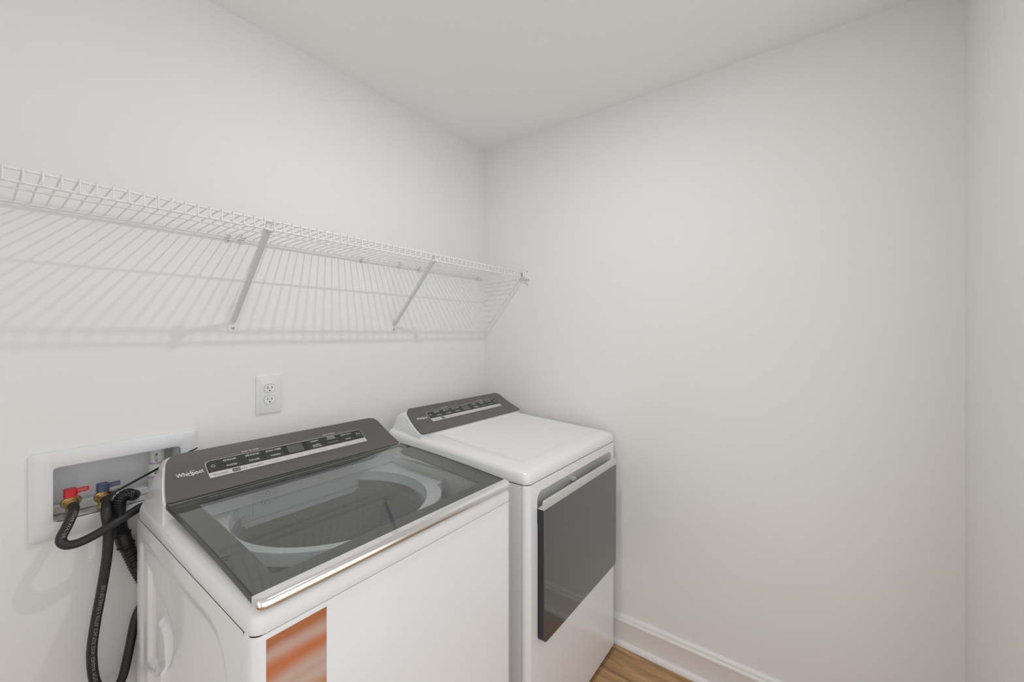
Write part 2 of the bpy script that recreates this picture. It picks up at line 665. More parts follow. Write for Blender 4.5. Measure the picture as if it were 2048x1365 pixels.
def brace(x, label):
    t = thing('shelf_brace', label, 'bracket', (x, 0, 1.40), 'diagonal braces under the wire shelf')
    # U-channel strut from the foot on the wall up to the front rails
    P0, P1 = Vector((x, -0.008, 1.437)), Vector((x, -0.268, 1.7000))
    d = (P1 - P0).normalized()
    n = Vector((0, -d.z, d.y))            # the strut's under side faces the room and the floor
    n = n if n.z < 0 else -n
    w, h, th = 0.0098, 0.0085, 0.0014
    sec = [(-w, 0), (-w + 0.002, h - 0.001), (-w + 0.0045, h), (w - 0.0045, h), (w - 0.002, h - 0.001), (w, 0), (w - th, 0),
           (w - 0.0046, h - th), (-w + 0.0046, h - th), (-w + th, 0)]
    b = BM()
    loops = []
    for k in range(7):
        f = k / 6
        sc = 0.80 + 0.20 * f
        p = P0.lerp(P1, f)
        loops.append([p + Vector((u * sc, 0, 0)) + n * (v - h / 2) for u, v in sec])
    loft(b, loops)
    obj('strut', b, 'brace_coat', t)
    b = BM()
    pts = rrect(x - 0.0140, x + 0.0140, 1.4020, 1.4440, (0.005, 0.005, 0.002, 0.002), 4)
    prism(b, pts, 'y', -0.0030, 0.0)
    f = obj('foot_plate', b, 'wire_coat', t)
    b = BM()
    lathe(b, [(0.0042, 0), (0.0042, 0.0016), (0.0018, 0.0026)], (x, -0.003, 1.4165), (0, -1, 0), 14)
    obj('screw', b, 'screw_metal', f)
    b = BM()
    prism(b, [(-0.262, 1.690), (-0.276, 1.690), (-0.276, 1.7135), (-0.2735, 1.7155), (-0.262, 1.7135)], 'x', x - 0.0095, x + 0.0095)
    box(b, x - 0.0095, x + 0.0095, -0.2868, -0.262, 1.6885, 1.6905, 0.0005, 1)
    obj('hook', b, 'brace_coat', t)
    return t


brace(-1.2555, 'pale grey diagonal shelf brace above the wall outlet, nearer the camera')
brace(-0.6245, 'pale grey diagonal shelf brace above the dryer, farther from the camera')

# ------------------------------------------------------------------ wall outlet
OXc, OZc = -1.146, 1.1885
t = thing('wall_outlet', 'white duplex wall outlet with two sockets above the washer', 'outlet', (OXc, 0, OZc))
b = BM()
o_ = rrect(OXc - 0.041, OXc + 0.041, OZc - 0.0665, OZc + 0.0665, 0.003, 4)
i_ = rrect(OXc - 0.038, OXc + 0.038, OZc - 0.0635, OZc + 0.0635, 0.003, 4)
loft(b, [[(p[0], 0, p[1]) for p in o_], [(p[0], -0.005, p[1]) for p in o_], [(p[0], -0.0075, p[1]) for p in i_]])
obj('cover_plate', b, 'plastic_white', t)
for dz in (0.0195, -0.0195):
    zc = OZc + dz
    b = BM()
    pts = rrect(OXc - 0.0172, OXc + 0.0172, zc - 0.0142, zc + 0.0142, 0.0125, 8)
    pts = [(min(max(px, OXc - 0.0165), OXc + 0.0165), pz) for px, pz in pts]
    gl = [(OXc + (px - OXc) * 1.06, zc + (pz - zc) * 1.07) for px, pz in pts]
    loft(b, [[(p[0], -0.0070, p[1]) for p in pts], [(p[0], -0.0088, p[1]) for p in pts]])
    f = obj('socket', b, 'plastic_white', t)
    b = BM()
    rg = [[(p[0], -0.00752, p[1]) for p in gl], [(p[0], -0.00752, p[1]) for p in pts]]
    loft(b, rg, False, False)
    obj('joint', b, 'kraft_grey', f)
    for sx, hh in ((-0.0063, 0.0046), (0.0063, 0.0036)):
        b = BM()
        box(b, OXc + sx - 0.0011, OXc + sx + 0.0011, -0.0091, -0.0080, zc + 0.0035 - hh, zc + 0.0035 + hh)
        obj('slot', b, 'slot_black', f, smooth=False)
    b = BM()
    lathe(b, [(0.0025, 0), (0.0025, 0.001)], (OXc, -0.0081, zc - 0.0072), (0, -1, 0), 12)
    obj('slot', b, 'slot_black', f)
b = BM()
lathe(b, [(0.0022, 0), (0.0022, 0.0006), (0.001, 0.001)], (OXc, -0.0075, OZc), (0, -1, 0), 12)
obj('screw', b, 'plastic_white', t)

# ------------------------------------------------------------------ washer outlet box in the wall
t = thing('washer_outlet_box', 'white recessed laundry outlet box in the wall beside the washer', 'outlet box', (-1.52, 0, 0.886))
b = BM()
o1 = rrect(-1.686, -1.353, 0.886, 1.104, 0.010, 5)
o2 = rrect(-1.683, -1.356, 0.889, 1.101, 0.009, 5)
i2 = rrect(-1.649, -1.390, 0.924, 1.066, 0.008, 5)
i1 = rrect(-1.646, -1.393, 0.927, 1.063, 0.008, 5)
lv = lambda lp, y: [(p[0], y, p[1]) for p in lp]
loft(b, [lv(o1, 0.0), lv(o1, -0.006), lv(o2, -0.0085), lv(i2, -0.0085), lv(i1, -0.0065), lv(i1, 0.0)], False, False)
obj('faceplate', b, 'box_plastic', t)
b = BM()
g1 = rrect(-1.644, -1.395, 0.929, 1.061, 0.008, 5)
loft(b, [lv(i1, -0.0064), lv(i1, 0.0), lv(g1, 0.085)], False, True)
# ledge step along the bottom of the recess
box(b, -1.643, -1.396, 0.045, 0.084, 0.930, 0.948, 0.002, 1)
obj('recess', b, 'box_plastic', t)
b = BM()
lathe(b, [(0.0165, 0.0), (0.0165, 0.055)], (-1.434, 0.050, 1.006), (0, 0, 1), 24)
p = obj('pvc_pipe', b, 'pvc', t)
b = BM()
lathe(b, [(0.0205, 0.0), (0.0205, 0.0625), (0.0200, 0.0640)], (-1.434, 0.050, 0.949), (0, 0, 1), 24)
obj('pipe_coupling', b, 'pvc', p)
for z, h in ((1.0130, 0.0050), (0.972, 0.0070)):
    b = BM()
    r0 = 0.0207 if z < 1.0 else 0.0168
    lathe(b, [(r0, 0), (r0 + 0.0003, h * 0.3), (r0, h)], (-1.434, 0.050, z), (0, 0, 1), 24, cap=False)
    obj('primer_band', b, 'primer_purple', p)
# lettering on the pipe, reading upwards
for txt, z0, r, size in (('SCH 40', 0.9535, 0.0208, 0.014), ('ASTM', 1.0195, 0.0168, 0.010)):
    vs, fs = text2d(txt, size, 0.01, 'LEFT')
    b = BM()
    put2d(b, vs, fs, lambda u, v: (-1.434 + r * math.sin((-v + size * 0.35) / r - 0.35), 0.050 - r * math.cos((-v + size * 0.35) / r - 0.35), z0 + u))
    obj('lettering', b, 'print_dark', p)


def valve(name, xc, zc, m, label):
    t = thing(name, label, 'valve', (xc, 0.0, 0.94), 'supply valves in the outlet box')
    ax = Vector((0.10, -0.88, -0.46)).normalized()
    c = Vector((xc, 0.0, zc))
    # brass body up from the box floor
    b = BM()
    lathe(b, [(0.012, 0), (0.012, 0.010), (0.0095, 0.012), (0.0095, 0.040)], (xc, 0.012, 0.930), (0, 0, 1), 20)
    obj('stem', b, 'brass', t)
    # hose collar facing the room
    b = BM()
    lathe(b, [(0.0110, -0.018), (0.0110, -0.008), (0.0165, -0.007), (0.0195, -0.003), (0.0195, 0.0012), (0.0180, 0.003),
              (0.0130, 0.0032), (0.0125, 0.011), (0.0105, 0.012)], c, ax, 26)
    obj('collar', b, 'brass', t)
    # lever handle
    b = BM()
    z0, z1 = zc + 0.014, zc + 0.034
    lp = rrect(xc - 0.0135, xc + 0.0105, -0.012, 0.016, 0.006, 4)
    lp2 = rrect(xc - 0.0115, xc + 0.0090, -0.010, 0.014, 0.005, 4)
    loft(b, [[(q[0], q[1], z0) for q in lp], [(q[0], q[1], z1 - 0.002) for q in lp], [(q[0], q[1], z1) for q in lp2]])
    h = obj('handle', b, m, t)
    b = BM()
    prism(b, [(xc + 0.006, z0 + 0.0072), (xc + 0.0300, z0 + 0.0090), (xc + 0.0315, z0 + 0.0105), (xc + 0.0315, z0 + 0.0190),
              (xc + 0.0300, z0 + 0.0205), (xc + 0.006, z0 + 0.0190)], 'y', -0.0075, -0.0025)
    lv_ = obj('lever', b, m, h)
    vs, fs = text2d('HOT' if 'red' in m else 'COLD', 0.0075, 0.01)
    return t, c, ax, (h, xc + 0.0195, z0 + 0.0120)


vh, ch, axh, hh = valve('hot_valve', -1.6145, 0.9675, 'handle_red', 'brass hot water valve with a red lever in the outlet box')
vc, cc, axc, hc = valve('cold_valve', -1.5555, 0.9640, 'handle_blue', 'brass cold water valve with a dark blue lever in the outlet box')
for txt, (h, x, z) in (('HOT', hh), ('COLD', hc)):
    vs, fs = text2d(txt, 0.0080, 0.0)
    b = BM()
    put2d(b, vs, fs, lambda u, v: (x + u, -0.0077, z + v))
    obj('lettering', b, 'print_grey', h)


def hose_text(parent, path, txt, s0, size, r, fv, m='print_grey', flip=1):
    """prints lettering along a hose on the side that faces fv"""
    P, L = resample(path, 0.002)
    vs, fs = text2d(txt, size, 0.0, 'LEFT')
    b = BM()
    fv = Vector(fv)

    def fn(u, v):
        s_ = s0 + flip * u
        k = min(max(s_ / L, 0), 0.9999) * (len(P) - 1)
        i = int(k)
        f = k - i
        c = P[i].lerp(P[i + 1], f)
        tt = (P[min(i + 2, len(P) - 1)] - P[max(0, i - 1)]).normalized()
        n = (fv - tt * fv.dot(tt)).normalized()
        bb = n.cross(tt)
        th = flip * (v - size * 0.35) / r
        return c + (r + 0.0003) * (math.cos(th) * n + math.sin(th) * bb)
    put2d(b, vs, fs, fn)
    return obj('lettering', b, m, parent, smooth=False)


HR = 0.0104
t = thing('supply_hose', 'black rubber supply hose looping from the red hot valve behind the washer', 'hose', (-1.62, -0.03, 0.87), 'washer supply hoses')
h0 = ch + axh * 0.010
path1 = catmull([h0, h0 + axh * 0.016, (-1.6200, -0.0460, 0.9410), (-1.6285, -0.0570, 0.9240), (-1.6365, -0.0630, 0.9083), (-1.6378, -0.0670, 0.8960),
                 (-1.6295, -0.0710, 0.8858), (-1.6141, -0.0770, 0.8850), (-1.5950, -0.0810, 0.8902), (-1.5733, -0.0835, 0.8992), (-1.5503, -0.0825, 0.9098),
                 (-1.5249, -0.0715, 0.9172), (-1.5060, -0.0570, 0.9206), (-1.4874, -0.0450, 0.9240), (-1.44, -0.036, 0.927), (-1.40, -0.033, 0.915)], 8)
p1, _ = resample(path1, 0.006)
b = BM()
tube(b, p1, HR, 14)
ho = obj('hose_body', b, 'rubber', t)
hose_text(ho, path1, 'EPDM WATER', 0.032, 0.0095, HR, (0.25, -1, 0.15), flip=1)

t = thing('supply_hose', 'black rubber supply hose hanging in a long loop from the blue cold valve', 'hose', (-1.57, -0.04, 0.46), 'washer supply hoses')
h0 = cc + axc * 0.010
path2 = catmull([h0, h0 + axc * 0.014, (-1.5578, -0.0480, 0.9318), (-1.5552, -0.0575, 0.8899), (-1.5572, -0.0590, 0.8272), (-1.5669, -0.0560, 0.7410),
                 (-1.5781, -0.0520, 0.6559), (-1.5841, -0.0500, 0.5823), (-1.578, -0.049, 0.508), (-1.560, -0.048, 0.470), (-1.543, -0.047, 0.463),
                 (-1.527, -0.046, 0.480), (-1.514, -0.043, 0.538), (-1.499, -0.038, 0.620), (-1.487, -0.037, 0.650)], 8)
p2, _ = resample(path2, 0.006)
b = BM()
tube(b, p2, HR, 14)
ho = obj('hose_body', b, 'rubber', t)
hose_text(ho, path2, 'EPDM WASHER HOSE REPLACE AFTER 5 YEARS OF USE', 0.470, 0.0100, HR, (0.1, -1, 0.25), flip=-1)

# corrugated drain hose hooked into the box
t = thing('drain_hose', 'black corrugated drain hose bent over into the outlet box', 'hose', (-1.53, -0.03, 0.75))
pd = catmull([(-1.4945, 0.0060, 0.9460), (-1.4985, -0.0060, 0.9500), (-1.5070, -0.0170, 0.9570), (-1.5165, -0.0235, 0.9600), (-1.5255, -0.0270, 0.9550),
              (-1.5305, -0.0280, 0.9400), (-1.5312, -0.0285, 0.9070), (-1.5268, -0.0290, 0.8690), (-1.5235, -0.0295, 0.8530)], 10)
P, L = resample(pd, 0.0011)
b = BM()
rr = []
for i in range(len(P)):
    s_ = i / (len(P) - 1) * L
    rr.append(0.0150 if s_ < 0.030 else 0.0148 + 0.0011 * math.sin(s_ * 2 * PI / 0.0044))
tube(b, P, rr, 18)
d_ = obj('hose_body', b, 'corrugated_black', t)
pe = catmull([(-1.5255, -0.0295, 0.863), (-1.5205, -0.030, 0.840), (-1.5158, -0.030, 0.824)], 6)
b = BM()
tube(b, pe, 0.0172, 18)
for s_ in (0.15, 0.95):
    i = int(s_ * (len(pe) - 1))
    a = pe[i]
    dirv = (pe[min(i + 1, len(pe) - 1)] - pe[max(i - 1, 0)]).normalized()
    lathe(b, [(0.0172, -0.0012), (0.0195, -0.0012), (0.0195, 0.0012), (0.0172, 0.0012)], a, dirv, 18)
obj('hose_sleeve', b, 'corrugated_black', t)
pf = catmull([(-1.5168, -0.030, 0.827), (-1.5068, -0.031, 0.796), (-1.4925, -0.032, 0.750), (-1.479, -0.032, 0.712)], 10)
P, L = resample(pf, 0.0013)
b = BM()
tube(b, P, [0.0150 + 0.0017 * math.sin(i * 0.0013 * 2 * PI / 0.0085) for i in range(len(P))], 18)
obj('hose_tail', b, 'corrugated_black', t)

# zip tie
t = thing('cable_tie', 'black cable tie around the hoses with a long tail sticking out', 'cable tie', (-1.545, -0.04, 0.97))
b = BM()
A, B_ = Vector((-1.541, -0.048, 0.9815)), Vector((-1.3600, -0.040, 1.0560))
mid_ = (A + B_) / 2 + Vector((0.002, 0, 0.002))
pts = catmull([A, A.lerp(mid_, 0.5), mid_, mid_.lerp(B_, 0.5), B_], 5)
loops = []
for i, q in enumerate(pts):
    d = (pts[min(i + 1, len(pts) - 1)] - pts[max(i - 1, 0)]).normalized()
    n = Vector((-d.z, 0, d.x))
    f = 1.0 if i < len(pts) - 2 else 0.6
    loops.append([q + n * 0.0029 * f + Vector((0, -0.0007, 0)), q - n * 0.0029 * f + Vector((0, -0.0007, 0)),
                  q - n * 0.0029 * f + Vector((0, 0.0007, 0)), q + n * 0.0029 * f + Vector((0, 0.0007, 0))])
loft(b, loops)
obj('tail', b, 'nylon_black', t)
b = BM()
box(b, -1.550, -1.540, -0.0560, -0.0460, 0.9755, 0.9850, 0.0015, 1)
tube(b, catmull([(-1.5405, -0.0500, 0.9820), (-1.5370, -0.0495, 0.9850), (-1.5340, -0.0490, 0.9860)], 4), [0.0030] * 9, 8)
obj('head', b, 'nylon_black', t)
b = BM()
tube(b, catmull([(-1.5460, -0.0530, 0.9770), (-1.5500, -0.0560, 0.9680), (-1.5530, -0.0520, 0.9600), (-1.5490, -0.0440, 0.9560)], 5), 0.0023, 8)
obj('loop', b, 'nylon_black', t)

# ------------------------------------------------------------------ shared appliance builders


def bez(Bp, K, Tp, v):
    return ((1 - v) ** 2 * Bp[0] + 2 * v * (1 - v) * K[0] + v * v * Tp[0],
            (1 - v) ** 2 * Bp[1] + 2 * v * (1 - v) * K[1] + v * v * Tp[1])


class Console:
    """sloping control console: a white housing and a charcoal front panel with the key field"""

    def __init__(self, xc, half, Bp, K, Tp, back, zlow, disp, dv=0.0):
        self.xc, self.half, self.Bp, self.K, self.Tp = xc, half, Bp, K, Tp
        self.back, self.zlow, self.disp, self.dv = back, zlow, disp, dv
        n = 200
        self.len = sum(math.hypot(*(a - c for a, c in zip(bez(Bp, K, Tp, (i + 1) / n), bez(Bp, K, Tp, i / n)))) for i in range(n))

    def prof(self, v):
        return bez(self.Bp, self.K, self.Tp, v)

    def inset(self, v):
        v = max(0.0, min(1.0, v))
        base = 0.006 + 0.026 * v ** 1.25
        rc = 0.16
        if v > 1 - rc:
            q = (v - (1 - rc)) / rc
            base += 0.021 * (1 - math.sqrt(max(0, 1 - q * q)))
        if v < 0.05:
            base += 0.010 * ((0.05 - v) / 0.05) ** 2
        return base

    def pt(self, x, v, off=0.0):
        y, z = self.prof(v)
        e = 1e-3
        y2, z2 = self.prof(v + e)
        dy, dz = y2 - y, z2 - z
        l = math.hypot(dy, dz)
        # outward normal: to the room and up
        ny, nz = -dz / l, dy / l
        return (x, y + ny * off, z + nz * off)

    def vlist(self):
        return [0, 0.012, 0.03, 0.05, 0.15, 0.25, 0.35, 0.45, 0.55, 0.65, 0.75, 0.84, 0.87, 0.90, 0.925, 0.95, 0.97, 0.985, 0.995, 1.0]

    def build(self, root):
        nx = 2
        # charcoal panel: a curved slab
        b = BM()
        rows = []
        for off in (0.0032, -0.002):
            g = []
            for v in self.vlist():
                i = self.inset(v)
                g.append([b.verts.new(self.pt(self.xc + sx * (self.half - i), v, off)) for sx in (-1, -0.5, 0, 0.5, 1)])
            i = self.inset(1.0)
            x_, y_, z_ = self.pt(0, 1.0, off)
            q = 1.0 if off > 0 else 0.4
            for dy, dz in ((0.0030, 0.0010), (0.0065, 0.0004), (0.0100, -0.0022), (0.0120, -0.0070)):
                g.append([b.verts.new((self.xc + sx * (self.half - i), y_ + dy * q, z_ + dz * q)) for sx in (-1, -0.5, 0, 0.5, 1)])
            rows.append(g)
        A, Bk = rows
        m, n = len(A), 5
        for i in range(m - 1):
            for j in range(n - 1):
                b.faces.new((A[i][j], A[i][j + 1], A[i + 1][j + 1], A[i + 1][j]))
                b.faces.new((Bk[i][j], Bk[i + 1][j], Bk[i + 1][j + 1], Bk[i][j + 1]))
        for i in range(m - 1):
            b.faces.new((A[i][0], A[i + 1][0], Bk[i + 1][0], Bk[i][0]))
            b.faces.new((A[i][-1], Bk[i][-1], Bk[i + 1][-1], A[i + 1][-1]))
        for j in range(n - 1):
            b.faces.new((A[0][j], Bk[0][j], Bk[0][j + 1], A[0][j + 1]))
            b.faces.new((A[-1][j], A[-1][j + 1], Bk[-1][j + 1], Bk[-1][j]))
        panel = obj('control_panel', b, 'charcoal_panel', root)
        # housing: stacked level outlines from the deck to the top
        b = BM()
        loops = []
        zb, zt = self.Bp[1], self.Tp[1]

        def outline(yf, yb, hx, z, r):
            # the ends close in towards the wall and towards the top
            ib = max(0.0, 0.0095 + 0.38 * (z - (zb - 0.034)))
            lp = []
            for p in rrect(-hx, hx, yf, yb, r, 4):
                k = max(0.0, min(1.0, (p[1] - yf) / max(1e-4, self.back - yf)))
                lim = hx + (min(hx, self.half - ib) - hx) * k ** 0.8
                lp.append((self.xc + p[0] * lim / hx, p[1], z))
            return lp
        for z in (self.zlow, zb - 0.030, zb - 0.006):
            loops.append(outline(self.Bp[0] + 0.006, self.back, self.half, z, 0.006))
        for v in (0.0, 0.1, 0.22, 0.35, 0.48, 0.6, 0.7, 0.8, 0.87, 0.93, 0.97, 0.99):
            y, z = self.prof(v)
            k = (z - zb) / (zt - zb)
            yb = self.back - 0.004 * k - 0.32 * max(0, k - 0.5) ** 2
            yb = max(yb, y + 0.012)
            hx = self.half - 0.0005 - 0.0255 * v ** 1.3 - 0.016 * max(0, v - 0.82) / 0.18
            r = 0.005 + 0.004 * k
            loops.append(outline(y + 0.0015, yb, hx, z - 0.0012 - 0.0020 * v, min(r, (yb - y) * 0.45)))
        loft(b, loops)
        obj('console_housing', b, 'enamel', root)
        self.panel = panel
        self.graphics()
        return panel

    # --- flat print and keys on the panel, placed by (x, v)
    def rect(self, name, x0, x1, v0, v1, m, off, r=0.0, corners=(0, 0, 0, 0), th=0.0006):
        L = self.len
        n = max(2, int((v1 - v0) / 0.03) + 1)
        vv = [v0 + (v1 - v0) * i / n for i in range(n + 1)]
        if r > 0:
            vv += [v0 + r / L * (1 - math.cos(0.5 * PI * i / 6)) for i in range(7) if corners[0] or corners[1]]
            vv += [v1 - r / L * (1 - math.cos(0.5 * PI * i / 6)) for i in range(7) if corners[2] or corners[3]]
        vv = sorted(set(round(q, 6) for q in vv))

        def cut(d, c):
            d = d * L
            return 0.0 if not c or d >= r else r - math.sqrt(max(0.0, r * r - (r - d) ** 2))
        b = BM()
        lo = []
        for v in vv:
            a = x0 + max(cut(v - v0, corners[0]), cut(v1 - v, corners[3]))
            c = x1 - max(cut(v - v0, corners[1]), cut(v1 - v, corners[2]))
            lo.append([self.pt(a, v, off - th), self.pt(a, v, off), self.pt(c, v, off), self.pt(c, v, off - th)])
        loft(b, lo)
        return obj(name, b, m, self.panel, smooth=False)

    def text(self, s, x, v, size, m='print_white', bold=0.0, align='CENTER', off=0.0056, xs=1.0, name='lettering'):
        vs, fs = text2d(s, size, bold, align, xs)
        b = BM()
        L = self.len
        put2d(b, vs, fs, lambda u, w: self.pt(x + u, v + (w - size * 0.35) / L, off))
        return obj(name, b, m, self.panel, smooth=False)

    def ring(self, x, v, r0, r1, m, a0=0, a1=2 * PI, sx=1.0, sy=1.0, rot=0.0, off=0.0056, taper=False, name='lettering'):
        b = BM()
        L = self.len
        n = 28
        lo = [[], []]
        for i in range(n + 1):
            a = a0 + (a1 - a0) * i / n
            f = math.sin(PI * i / n) if taper else 1.0
            for k, r in enumerate((r0, r0 + (r1 - r0) * max(f, 0.08))):
                ux, uy = r * math.cos(a) * sx, r * math.sin(a) * sy
                ux, uy = ux * math.cos(rot) - uy * math.sin(rot), ux * math.sin(rot) + uy * math.cos(rot)
                lo[k].append(self.pt(x + ux, v + uy / L, off))
        loft(b, lo, False, False, closed=False)
        return obj(name, b, m, self.panel, smooth=False)

    def graphics(self):
        X, dv = self.disp, self.dv
        c4 = (0.0, 0.0, 1, 1)
        vb, vs, vm, vt = 0.372 + dv, 0.492 + dv, 0.632 + dv, 0.775 + dv
        self.rect('key_field_outline', X - 0.2335, X + 0.2335, vb, vt, 'print_white', 0.0040, 0.011, c4)
        self.rect('key_field', X - 0.2322, X + 0.2322, vb + 0.006, vt - 0.010, 'bezel_black', 0.0045, 0.010, c4)
        self.rect('caption_strip', X - 0.2322, X + 0.2322, vb, vs, 'strip_silver', 0.0050)
        g = 0.0006
        gv = 0.004
        ke = (0, 0, 0, 1)
        self.rect('key', X - 0.2318, X - 0.2045 - g, vs + gv, vt - 0.012, 'key_black', 0.0052, 0.0095, ke)
        self.rect('key', X + 0.2020 + g, X + 0.2318, vs + gv, vt - 0.012, 'key_black', 0.0052, 0.0095, (0, 0, 1, 0))
        for a, c in ((-0.2045, -0.1485), (-0.1485, -0.0910), (-0.0910, -0.0365), (0.0355, 0.0910), (0.0910, 0.1465), (0.1465, 0.2020)):
            self.rect('key', X + a + g, X + c - g, vs + gv, vm - gv * 0.6, 'key_black', 0.0052)
            self.rect('key', X + a + g, X + c - g, vm + gv * 0.6, vt - 0.012, 'key_black', 0.0052)
        self.rect('screen', X - 0.0245, X + 0.0225, 0.522 + dv, 0.735 + dv, 'screen_grey', 0.0053)
        up, dn = 0.705 + dv, 0.572 + dv
        S = 0.0072
        for x, a, c in ((-0.1765, 'REGULAR', 'WHITES'), (-0.1200, 'DELICATES', 'COLORS'), (-0.0620, 'BULKY ITEMS', 'TOWELS')):
            self.text(a, X + x, up, S, bold=0.012)
            self.text(c, X + x, dn, S, bold=0.012)
        self.text('NORMAL', X + 0.0630, up, S * 0.9, bold=0.012)
        self.text('SANITIZE', X + 0.0635, dn + 0.022, S * 0.85, bold=0.012)
        self.text('WITH OXI', X + 0.0645, dn - 0.026, S * 0.85, bold=0.012)
        self.text('WRINKLE', X + 0.1190, up + 0.022, S * 0.85, bold=0.012)
        self.text('CONTROL', X + 0.1190, up - 0.026, S * 0.85, bold=0.012)
        self.text('COLD WASH', X + 0.1190, dn, S * 0.9, 'print_grey', bold=0.01)
        self.text('HEAVY DUTY', X + 0.1740, up, S * 0.9, bold=0.008)
        self.text('QUICK', X + 0.1740, dn, S * 0.9, bold=0.01)
        # captions above the two key groups
        ln = 0.812 + dv
        self.text('WHAT TO WASH', X - 0.1210, ln, 0.0058, bold=0.012)
        self.text('HOW TO WASH', X + 0.1180, ln, 0.0058, bold=0.012)
        for x0, x1 in ((-0.205, -0.150), (-0.092, -0.034), (0.035, 0.089), (0.147, 0.200)):
            self.rect('lettering', X + x0, X + x1, ln - 0.002, ln + 0.003, 'print_grey', 0.0040)
        # caption strip
        cv = vb + 0.055
        k = 0.0056
        self.text('Remote Enable', X - 0.2080, cv, k, 'print_dark', off=0.0055)
        self.rect('lettering', X - 0.1800, X - 0.1610, vb + 0.022, vb + 0.096, 'bezel_black', 0.0053)
        self.text('LOAD', X - 0.1705, cv, 0.0066, 'print_white', 0.01, off=0.0056)
        self.text('& GO', X - 0.1520, cv, 0.0062, 'print_dark', 0.0, off=0.0055)
        for x, w_ in ((-0.1190, 'Fabric Softener'), (-0.0720, 'Deep Water'), (-0.0340, 'Soil'), (0.0020, 'Temp'), (0.0360, 'Spin'),
                      (0.0750, 'Extra Rinse'), (0.1200, 'Presoak'), (0.1650, 'Delay Start'), (0.2110, 'Control Lock')):
            self.text(w_, X + x, cv, k, 'print_grey' if x > -0.1 else 'print_dark', off=0.0055)
        # power and start symbols
        self.ring(X - 0.2180, 0.632 + dv, 0.0036, 0.0044, 'print_white', PI * 0.68, PI * 2.32)
        self.rect('lettering', X - 0.2185, X - 0.2175, 0.635 + dv, 0.668 + dv, 'print_white', 0.0056)
        L = self.len
        b = BM()
        for (a0, a1) in (((0.2105, -0.0045), (0.2105, 0.0045)), ((0.2105, 0.0045), (0.2175, 0.0)), ((0.2175, 0.0), (0.2105, -0.0045))):
            d = Vector((a1[0] - a0[0], a1[1] - a0[1]))
            nn = Vector((-d.y, d.x)).normalized() * 0.0004
            q = [(a0[0] + nn.x, a0[1] + nn.y), (a1[0] + nn.x, a1[1] + nn.y), (a1[0] - nn.x, a1[1] - nn.y), (a0[0] - nn.x, a0[1] - nn.y)]
            b.faces.new([b.verts.new(self.pt(X + x, 0.650 + dv + y / L, 0.0056)) for x, y in q])
        obj('lettering', b, 'print_white', self.panel, smooth=False)
        for x in (0.2195, 0.2218):
            self.rect('lettering', X + x, X + x + 0.0008, 0.634 + dv, 0.668 + dv, 'print_white', 0.0056)
        self.text('HOLD TO START', X + 0.2160, 0.588 + dv, 0.0030, 'print_grey')
        # maker's name with its swoosh
        wv = 0.594 + dv
        self.text('Whirlpool', X - 0.2700, wv, 0.0170, 'print_white', 0.014, off=0.0036, xs=0.80)
        cx = X - 0.2655
        self.ring(cx, wv - 0.005, 0.0098, 0.0112, 'print_white', PI * 1.02, PI * 1.85, 1.0, 0.62, 0.35, 0.0036, True)
        self.ring(cx, wv - 0.002, 0.0098, 0.0110, 'print_white', PI * 0.10, PI * 0.62, 1.0, 0.72, 0.35, 0.0036, True)


def cabinet_front(name, x0, x1, yf, yret, z0, z1, r, m, root, th=0.0012, hole=None):
    """front sheet that turns the two front corners"""
    path = [(x0, yret)]
    path.append((x0, yf + r + 0.002))
    for i in range(7):
        a = PI + 0.5 * PI * i / 6
        path.append((x0 + r + r * math.cos(a), yf + r + r * math.sin(a)))
    path += [(x0 + r + 0.002, yf), (x1 - r - 0.002, yf)]
    for i in range(7):
        a = 1.5 * PI + 0.5 * PI * i / 6
        path.append((x1 - r + r * math.cos(a), yf + r + r * math.sin(a)))
    path.append((x1, yf + r + 0.002))
    path.append((x1, yret))
    b = BM()
    zs = [z0, z1 - 0.006, z1 - 0.002, z1]
    ins = [0, 0, 0.0008, 0.0022]
    lo = []
    for z, q in zip(zs, ins):
        lo.append([(min(max(px, x0 + q), x1 - q), max(py, yf + q), z) for px, py in path])
    loft(b, lo, False, False, closed=False)
    return obj(name, b, m, root)


def poly_sd(P, poly):
    """signed distance of points P (n,2) to a polygon, positive inside"""
    n = len(poly)
    d = np.full(len(P), 1e9)
    inside = np.zeros(len(P), bool)
    for i in range(n):
        a = np.array(poly[i]); c = np.array(poly[(i + 1) % n])
        e = c - a
        w = P - a
        t_ = np.clip((w @ e) / (e @ e), 0, 1)
        q = w - t_[:, None] * e
        d = np.minimum(d, (q ** 2).sum(1))
        c1 = (a[1] > P[:, 1]) != (c[1] > P[:, 1])
        with np.errstate(divide='ignore', invalid='ignore'):
            xx = (c[0] - a[0]) * (P[:, 1] - a[1]) / (c[1] - a[1]) + a[0]
        inside ^= c1 & (P[:, 0] < xx)
    d = np.sqrt(d)
    return np.where(inside, d, -d)


def sstep(d, w):
    q = np.clip(d / w + 0.5, 0, 1)
    return q * q * (3 - 2 * q)


# ------------------------------------------------------------------ washer
WX0, WX1, WYF, WYB = -1.500, -0.804, -0.800, -0.063
WC = (WX0 + WX1) / 2
ZS = 0.9045                               # seam between cabinet and top
W = thing('washing_machine', 'white top-load washer with glass lid and orange sticker beside the dryer', 'washer', (WC, -0.43, 0))
cabinet_front('front_panel', WX0, WX1, WYF, WYF + 0.035, 0.045, ZS - 0.0016, 0.022, 'enamel', W)
